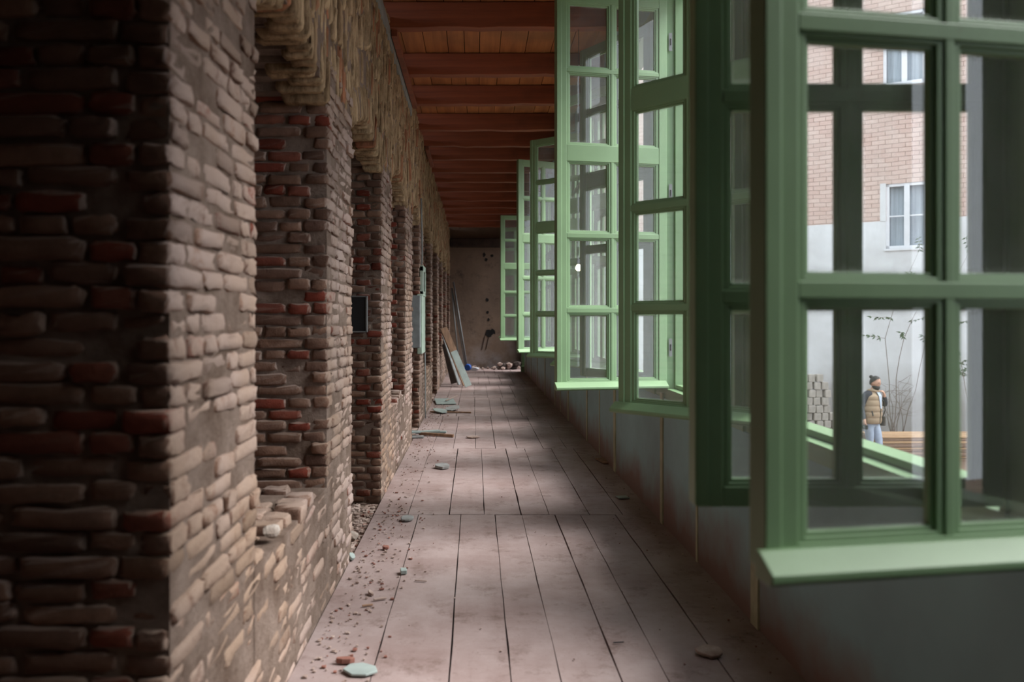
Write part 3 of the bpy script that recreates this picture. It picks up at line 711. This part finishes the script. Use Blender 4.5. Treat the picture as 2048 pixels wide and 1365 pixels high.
dirt = k.ramp(k.math('ADD', sp.outputs[2], k.math('MULTIPLY', k.noise(co, 1.2, 6), 1.6)), -.2, 1.6, (1,1,1), (0,0,0))
k.link(k.mix(k.math('MULTIPLY', dirt, .7), a0, lin((138, 128, 120))), k.b.inputs['Base Color']); k.b.inputs['Roughness'].default_value = .85; k.bump(k.noise(co, 6, 6), .2, .01); M['plinth'] = k.m
M['whiteframe'] = simple('white_window_frame', (232, 230, 236), .5, var=.05, bump=0)
M['curtain'] = simple('pale_blue_curtain', (188, 196, 206), .8, rgb2=(150, 158, 168), scale=2, bump=.2, stretch=(8, 1, .2))
BD = empty('opposite_building', O, ang); tag(BD, 'pale pink brick building with white plastered base across the courtyard', 'building')
zpl = hz(1810, 440)
w1 = (hit(1772), hit(1856), hz(1805, 497), hz(1805, 366)); w2 = (hit(1766), hit(1852), hz(1805, 168), hz(1805, 24))
m_ = MB(); y0_, y1_ = 0, .4; xa, xb = -9.3, 20
def wallgrid(m_, za, zb_, holes):
    hs = [h_ for h_ in holes if h_[3] > za and h_[2] < zb_]
    xs = sorted(set([xa, xb]+[v for h_ in hs for v in h_[:2]])); zs = sorted(set([za, zb_]+[max(za, h_[2]) for h_ in hs]+[min(zb_, h_[3]) for h_ in hs]))
    for p, q in zip(xs[:-1], xs[1:]):
        for r_, s in zip(zs[:-1], zs[1:]):
            if any(h_[0] <= (p+q)/2 <= h_[1] and h_[2] <= (r_+s)/2 <= h_[3] for h_ in hs): continue
            m_.box((p, y0_, r_), (q, y1_, s))
wallgrid(m_, zpl, 10.6, [w1, w2]); m_.build('brick_wall', M['facade'], parent=BD)
m_ = MB(); wallgrid(m_, GZ, zpl, [w1]); m_.box((w1[0]-.13, -.012, zpl), (w1[0], .0, w1[3]+.02)); m_.box((w1[1], -.012, zpl), (w1[1]+.13, .0, w1[3]+.02)); m_.build('plastered_base', M['plinth'], parent=BD)
for (a, b, c, d_), cur in ((w1, 1), (w2, 0)):
    m_ = MB(); t = .07
    m_.box((a, .03, c), (a+t, .12, d_)); m_.box((b-t, .03, c), (b, .12, d_)); m_.box((a, .03, c), (b, .12, c+t)); m_.box((a, .03, d_-t), (b, .12, d_))
    mm = (a+b)/2; m_.box((mm-.06, .02, c), (mm+.06, .12, d_)); m_.box((a, .04, (c+d_)/2-.015), (b, .1, (c+d_)/2+.015)) if cur else None
    m_.box((a-.04, -.04, c-.05), (b+.04, .06, c))
    wf = m_.build('house_window', M['whiteframe'], parent=BD)
    m_ = MB(); n = 24; vs = []
    for q in range(n+1):
        xx = a+(b-a)*q/n; yy = .22+.02*math.sin(q*1.9); vs += [(xx, yy, c), (xx, yy, d_)]
    m_.add(vs, [(2*q, 2*q+2, 2*q+3, 2*q+1) for q in range(n)]); m_.build('curtain', M['curtain'], parent=wf, smooth=True)
# lumber stack
M['lumber'] = simple('weathered_lumber', (160, 128, 108), .85, rgb2=(108, 80, 64), scale=4, bump=.3, stretch=(.4, 3, 6))
M['lumber2'] = simple('fresh_lumber', (196, 160, 124), .8, rgb2=(156, 118, 88), scale=4, bump=.3, stretch=(.4, 3, 6))
lz = GZ; n = 0; layers = 9
wordp = ['bottom', 'second', 'third', 'fourth', 'fifth', 'sixth', 'seventh', 'eighth', 'top']
for l in range(layers):
    th = [.07, .05, .075, .045, .05, .07, .05, .05, .04][l]
    for r_ in range(3):
        m_ = MB(); L = rng.uniform(4.4, 5.2); wdt = rng.uniform(.19, .23)
        m_.box((0, 0, 0), (L, wdt, th-.008)); o = m_.build('lumber_plank', M['lumber2'] if (l in (1, 4, 6, 8)) else M['lumber'], bevel=.003)
        o.location = (7.86+rng.uniform(-.12, .12)+.04*l, 16.15+r_*.26+rng.uniform(-.02, .02), lz); o.rotation_euler = (0, 0, rng.normal(0, .006))
        tag(o, 'long brown plank in the lumber stack outside, %s layer, %s row' % (wordp[l], ['front', 'middle', 'back'][r_]), 'plank', 'planks stacked in the courtyard')
    lz += th+.002
# stacked stone setts
M['sett'] = simple('grey_sett_stone', (190, 182, 174), .9, rgb2=(156, 148, 142), scale=5, bump=.5, bd=.01)
sm = []
for q in range(5):
    m_ = MB(); hh_ = [.078+.005*random.random() for _ in range(3)]; v8 = []
    m_.box((-hh_[0], -.09, -.0845), (hh_[0], .09, .0845)); m_.v = [tuple(c+random.uniform(-.007, .003)*(1 if c > 0 else -1) for c in p) for p in m_.v]
    o = m_.build('sett_stone', M['sett']); bm_ = bmesh.new(); bm_.from_mesh(o.data); bmesh.ops.bevel(bm_, geom=bm_.edges[:], offset=.012, segments=2, affect='EDGES'); bm_.to_mesh(o.data); bm_.free()
    me = o.data
    sm.append(me); bpy.data.objects.remove(o)
topz = .14; hh = .168
for l in range(10):
    wd_ = 1.9-.055*l; x = 6.15; cnt = 0
    while x < 6.15+wd_-.1:
        for dr in (0,):
            o = bpy.data.objects.new('sett_stone', sm[int(rng.integers(5))]); col.objects.link(o); s_ = rng.uniform(.88, 1.0)
            o.scale = (s_, s_, .97); o.rotation_euler = (0, rng.normal(0, .05), rng.normal(0, .08)); o.location = (x+.09+(l % 2)*.05, 17.45+dr*.19+rng.normal(0, .012), GZ+.085+l*hh)
            tag(o, 'grey stone sett in the heap outside, %s row up, %s from its left end' % (ords[l], ords[cnt]), 'stone', 'stacked stone setts outside'); cnt += 1
        x += .170
# shrub with leaves and bare twigs by the wall
M['leaf'] = simple('dull_green_leaf', (96, 116, 84), .6, rgb2=(66, 86, 62), scale=9, bump=0)
M['twig'] = simple('grey_twig', (128, 112, 104), .9, bump=0)
def shrub(name, base, hgt, seed, lab, leaves=True, spread=.6, nb=7, tips=None):
    rr = random.Random(seed); e_ = empty(name, base); tag(e_, lab, 'shrub'); tw = MB(); lf = MB()
    ends = []
    for i in range(nb):
        p = Vector((rr.gauss(0, .05), rr.gauss(0, .05), 0)); d_ = Vector((rr.gauss(0, spread*.3), rr.gauss(0, spread*.2), 1)).normalized(); pts = [p.copy()]
        for q in range(9):
            d_ = (d_+Vector((rr.gauss(0, .13), rr.gauss(0, .1), rr.gauss(0, .05)))).normalized(); p = p+d_*hgt/9*rr.uniform(.8, 1.1); pts.append(p.copy())
            if q > 3 and rr.random() < .8:
                s_ = [p.copy()]; e2 = Vector((rr.gauss(0, 1), rr.gauss(0, .5), rr.uniform(-.1, .8))).normalized()
                for _ in range(4): e2 = (e2+Vector((rr.gauss(0,.2), rr.gauss(0,.2), rr.gauss(0,.2)))).normalized(); s_.append(s_[-1]+e2*.10)
                tw.tube(s_, [.005, .004, .004, .003, .002], 5); ends += s_[1:]
        tw.tube(pts, [.012-.001*k for k in range(10)], 6); ends += pts[6:]
    tw.build('twigs', M['twig'], parent=e_)
    if leaves:
        for c in ends:
            for _ in range(3):
                a = rr.uniform(0, 2*PI); dr = Vector((math.cos(a), .3*rr.gauss(0, 1), rr.uniform(-.9, .4))).normalized(); sd = dr.cross(Vector((0, 1, .2))).normalized()*.018; L = rr.uniform(.07, .12); up = Vector((0, -.008, .006))
                lf.add([c, c+dr*L*.35+sd, c+dr*L, c+dr*L*.35-sd, c+dr*L*.4+up], [(0,1,4), (1,2,4), (2,3,4), (3,0,4)])
        lf.build('leaves', M['leaf'], parent=e_)
shrub('leafy_shrub', (9.25, 17.6, GZ), 4.7, 3, 'thin leafy shrub rising beside the white courtyard wall', spread=.35, nb=3)
shrub('leafy_shrub', (10.9, 17.6, GZ), 3.1, 5, 'leafy shrub furthest right against the courtyard wall', spread=.5, nb=5)
shrub('bare_shrub', (9.5, 18.2, GZ), 1.5, 8, 'bare twiggy shrub behind the lumber stack', leaves=False, spread=.9, nb=8)

# ================================================================ PERSON (walking in the courtyard)
M['skin'] = simple('skin', (196, 150, 128), .55, var=.06, bump=0); M['hair'] = simple('dark_hair', (38, 30, 28), .6, bump=.3, scale=30)
M['vest'] = simple('beige_padded_vest', (160, 136, 112), .75, var=.12, scale=6, bump=.2); M['sleeve'] = simple('navy_knit', (46, 44, 56), .85, bump=.3, scale=20)
M['jeans'] = simple('pale_blue_denim', (170, 180, 200), .85, rgb2=(140, 150, 172), scale=12, bump=.3); M['shirt'] = simple('pale_blue_shirt', (186, 196, 214), .8, bump=0)
M['leather'] = simple('dark_leather', (62, 52, 46), .6, bump=.2); M['shoe'] = simple('brown_shoe', (84, 66, 54), .6, bump=.1)
def skin_mesh(name, verts, edges, rad, root=0, sub=2):
    me = bpy.data.meshes.new(name); me.from_pydata([tuple(v) for v in verts], edges, [])
    o = bpy.data.objects.new(name, me); col.objects.link(o)
    md = o.modifiers.new('s', 'SKIN'); md.use_smooth_shade = True
    sv = me.skin_vertices[0].data if me.skin_vertices else None
    if sv is None:
        bm = bmesh.new(); bm.from_mesh(me); bm.verts.layers.skin.verify(); bm.to_mesh(me); bm.free(); sv = me.skin_vertices[0].data
    for i, r_ in enumerate(rad): sv[i].radius = (r_, r_) if not isinstance(r_, tuple) else r_; sv[i].use_root = (i == root)
    o.modifiers.new('d', 'SUBSURF').levels = sub
    dg = bpy.context.evaluated_depsgraph_get(); out = bpy.data.meshes.new_from_object(o.evaluated_get(dg)); bpy.data.objects.remove(o); return out
class SK:
    def __init__(s): s.v = []; s.e = []; s.r = []
    def p(s, co, r_, par=None):
        s.v.append(co); s.r.append(r_); i = len(s.v)-1
        if par is not None: s.e.append((par, i))
        return i
    def chain(s, pts, par):
        for co, r_ in pts: par = s.p(co, r_, par)
        return par
def ell(bm_, c, rx, ry, rz_, seg=16, f=None):
    r_ = bmesh.ops.create_uvsphere(bm_, u_segments=seg, v_segments=seg//2+2, radius=1)
    for v in r_['verts']:
        q = Vector(v.co); q = f(q) if f else q; v.co = Vector((c[0]+q.x*rx, c[1]+q.y*ry, c[2]+q.z*rz_))
pe = empty('person', (7.70, 15.55, GZ), R(-56)); tag(pe, 'bearded person in beige vest and pale jeans walking outside, hand raised to the chin', 'person')
hipL, hipR = (0, .09, .90), (-.01, -.09, .90)
LK, LA, LT = (.10, .09, .50), (.07, .09, .10), (.20, .09, .035)
RK, RA, RT = (.02, -.09, .49), (-.28, -.09, .20), (-.20, -.09, .07)
LS, LE, LWr = (.0, .185, 1.43), (.12, .27, 1.20), (.185, .12, 1.40)
RS, RE, RW = (-.01, -.185, 1.43), (-.07, -.25, 1.17), (.01, -.27, .94)
def lerp(a, b, t): return tuple(a[i]+(b[i]-a[i])*t for i in range(3))
def arm(s, par, S, E, W, k=1.0):
    return s.chain([(S, .058*k), (lerp(S, E, .5), .050*k), (E, .042*k), (lerp(E, W, .45), .040*k), (W, .029*k)], par)
def leg(s, par, Hp, K, A, k=1.0):
    return s.chain([(Hp, .088*k), (lerp(Hp, K, .45), .078*k), (K, .056*k), (lerp(K, A, .35), .056*k), (A, .040*k)], par)
B = SK(); pel = B.p((0, 0, .95), .125); s1 = B.p((0, 0, 1.12), .115, pel); s2 = B.p((.01, 0, 1.30), .135, s1); s3 = B.p((.01, 0, 1.43), .10, s2); nk = B.p((.03, 0, 1.51), .056, s3); B.p((.05, 0, 1.58), .055, nk)
def hand(s, w_, dirv, sidev, nrm, curl):
    dv = Vector(dirv).normalized(); sv = Vector(sidev).normalized(); nv = Vector(nrm).normalized(); Wv = Vector(s.v[w_])
    pm_ = s.p(tuple(Wv+dv*.05), (.034, .018), w_)
    for i, (off, L) in enumerate(((-.026, .068), (-.009, .076), (.009, .072), (.026, .056))):
        b0 = Wv+dv*.085+sv*off; b1 = b0+(dv*(1-curl)+nv*curl)*L*.5; b2 = b1+(dv*(1-curl*2)+nv*curl*2)*L*.5
        s.chain([(tuple(b0), .010), (tuple(b1), .009), (tuple(b2), .0075)], pm_)
    t0 = Wv+dv*.035-sv*.030; s.chain([(tuple(t0), .012), (tuple(t0+(dv*.6-sv*.6+nv*.3)*.035), .010), (tuple(t0+(dv*1.2-sv*.6+nv*.7)*.045), .008)], pm_)
lw_ = arm(B, s3, LS, LE, LWr); hand(B, lw_, (-.1, -.35, 1), (.3, -1, -.2), (-.6, -.5, 0), .55)
rw_ = arm(B, s3, RS, RE, RW); hand(B, rw_, (.15, 0, -1), (1, 0, .1), (0, 1, 0), .35)
for Hp, K, A, Tt in ((hipL, LK, LA, LT), (hipR, RK, RA, RT)):
    l_ = leg(B, pel, Hp, K, A); B.chain([(Tt, .035)], l_)
bmsh = skin_mesh('body', B.v, B.e, B.r)
bm_ = bmesh.new(); bm_.from_mesh(bmsh)
hc = Vector((.075, 0, 1.655)); pitch = .22
def headf(q):
    q = Vector(q)
    if q.z < 0: q.y *= 1-.28*(-q.z); q.x = q.x*(1-.15*(-q.z))+.06*(-q.z)
    if q.x > .2:
        q.x += .16*math.exp(-((q.y/.16)**2+((q.z+.12)/.2)**2))     # nose
        q.x -= .07*math.exp(-(((abs(q.y)-.38)/.16)**2+((q.z-.06)/.12)**2))   # eye sockets
        q.x += .05*math.exp(-((q.y/.35)**2+((q.z+.48)/.08)**2))     # lips
    return q
n0 = len(bm_.verts); ell(bm_, (0, 0, 0), .098, .078, .118, 32, headf)
for sy in (-1, 1): ell(bm_, (-.008, sy*.078, -.005), .018, .009, .03, 10)
bm_.verts.ensure_lookup_table(); rot = Matrix.Rotation(pitch, 3, 'Y') @ Matrix.Rotation(0, 3, 'Z')
for v in list(bm_.verts)[n0:]: v.co = rot @ v.co + hc
for f_ in bm_.faces: f_.smooth = True
bm_.to_mesh(bmsh); bm_.free(); bmsh.materials.append(M['skin']); bo = bpy.data.objects.new('body', bmsh); col.objects.link(bo); bo.parent = pe
def part_from(name, s, mat, sub=2):
    me = skin_mesh(name, s.v, s.e, s.r, sub=sub); me.materials.append(mat); o = bpy.data.objects.new(name, me); col.objects.link(o); o.parent = pe; return o
s = SK(); a0_ = s.p((0, 0, 1.00), .128); a = s.p((0, 0, .93), .132, a0_)
for Hp, K, A in ((hipL, LK, LA), (hipR, RK, RA)):
    s.chain([((Hp[0], Hp[1]*.95, .83), .098), (lerp(Hp, K, .45), .092), (K, .070), (lerp(K, A, .4), .066), (lerp(K, A, .85), .060), (lerp(K, A, 1.12), .058)], a)
jn = part_from('jeans', s, M['jeans'])
s = SK(); a = s.p((0, 0, 1.12), .125); b = s.p((.01, 0, 1.30), .148, a); c = s.p((.01, 0, 1.42), .112, b)
arm(s, c, LS, LE, LWr, 1.28); arm(s, c, RS, RE, RW, 1.28); part_from('sweater', s, M['sleeve'])
# padded vest: stacked rings with quilted channels
vb = MB(); n = 28; zs = [.86+.01*i for i in range(62)]; rings = []
for z in zs:
    t = (z-.86)/.61; q = abs(math.sin((z-.86)/.115*PI))**.5
    rx = .135+.022*math.sin(PI*t)+.014*q; ry = .178+.026*math.sin(PI*min(1, t*1.1))+.014*q
    if t > .88: k_ = (t-.88)/.12; rx *= 1-.28*k_; ry *= 1-.38*k_
    rings.append([(.012+rx*math.cos(2*PI*i/n), ry*math.sin(2*PI*i/n), z) for i in range(n)])
vb.add([p for r_ in rings for p in r_], [(i*n+k_, i*n+(k_+1) % n, (i+1)*n+(k_+1) % n, (i+1)*n+k_) for i in range(len(zs)-1) for k_ in range(n)])
vb.tube([(.03+.085*math.cos(a_), .085*math.sin(a_), 1.475+.03*abs(math.sin(a_))) for a_ in [2*PI*i/16 for i in range(17)]], .030, 8)
ve = vb.build('padded_vest', M['vest'], parent=pe, smooth=True)
m_ = MB(); m_.tube([(.165+.02*math.sin((z-.88)*5), 0, z) for z in [.88+.06*i for i in range(6)]], .007, 6); m_.build('zip', M['black'], parent=ve)
m_ = MB(); m_.add([(.192, -.02, 1.16), (.192, .02, 1.16), (.176, .05, 1.40), (.12, .05, 1.50), (.12, -.05, 1.50), (.176, -.05, 1.40), (.15, 0, 1.3)], [(0,1,2,5), (5,2,3,4), (0,5,6), (2,1,6)]); m_.build('shirt_front', M['shirt'], parent=pe)
m_ = MB(); m_.tube([(.10, -.165, 1.12), (.115, -.155, 1.02)], .016, 8); m_.build('pocket', M['black'], parent=ve)
for nm, A, Tt, up_ in (('shoe', LA, LT, 0), ('shoe', RA, RT, 1)):
    s = SK(); b = s.p((A[0]-.035, A[1], A[2]-.045-.02*up_), .042); c = s.p((A[0]+.04, A[1], (A[2]+Tt[2])/2-.005), .046, b); s.p((Tt[0]+.05, Tt[1], max(.035, Tt[2]-.02)), .034, c); part_from(nm, s, M['shoe'], 1)
def headpart(name, mat, fn):
    b_ = bmesh.new(); fn(b_)
    for v in b_.verts: v.co = rot @ v.co + hc
    for f_ in b_.faces: f_.smooth = True
    me = bpy.data.meshes.new(name); b_.to_mesh(me); b_.free(); me.materials.append(mat); o = bpy.data.objects.new(name, me); col.objects.link(o); o.parent = pe; return o
def hairf(b_):
    ell(b_, (-.004, 0, .004), .107, .088, .128, 32)
    bad = [v for v in b_.verts if v.co.z/.128 < max(-.50, .95*v.co.x/.107+.02 if v.co.x > -.035 else -.50)]
    bmesh.ops.delete(b_, geom=bad, context='VERTS')
    ell(b_, (-.105, 0, .085), .036, .036, .034, 12)
def beardf(b_):
    ell(b_, (.030, 0, -.082), .078, .066, .062, 20, lambda q: Vector((q.x, q.y*(1-.2*max(0, -q.z)), min(q.z, .45 if q.x > .3 else .9))))
headpart('hair', M['hair'], hairf); headpart('beard', M['hair'], beardf)
def facef(b_):
    for sy in (-1, 1): ell(b_, (.0905, sy*.028, .006), .006, .011, .005, 8)
    for sy in (-1, 1): ell(b_, (.0885, sy*.030, .022), .007, .016, .003, 8)
headpart('eyes', M['hair'], facef)
# belongings carried
hb = empty('shoulder_bag', (0, 0, 0)); hb.location = pe.location; hb.rotation_euler = pe.rotation_euler; tag(hb, 'small dark shoulder bag hanging at the hip of the walking person', 'bag')
m_ = MB(); m_.box((-.09, .215, .80), (.13, .285, .99)); m_.build('bag_body', M['leather'], parent=hb, bevel=.02)
m_ = MB(); m_.tube([(.08, .25, .98), (.16, .20, 1.12), (.185, .10, 1.30), (.12, -.02, 1.44), (.03, -.10, 1.50)], .010, 6); m_.build('strap', M['leather'], parent=hb)
hcm = empty('hand_camera', (0, 0, 0)); hcm.location = pe.location; hcm.rotation_euler = pe.rotation_euler; tag(hcm, 'small black camera held in the lowered hand of the walking person', 'camera')
m_ = MB(); m_.box((-.04, -.335, .77), (.09, -.275, .85)); m_.build('camera_body', M['black'], parent=hcm, bevel=.008); m_ = MB(); m_.tube([(.025, -.335, .81), (.025, -.385, .81)], .03, 12); m_.build('lens', M['black'], parent=hcm)
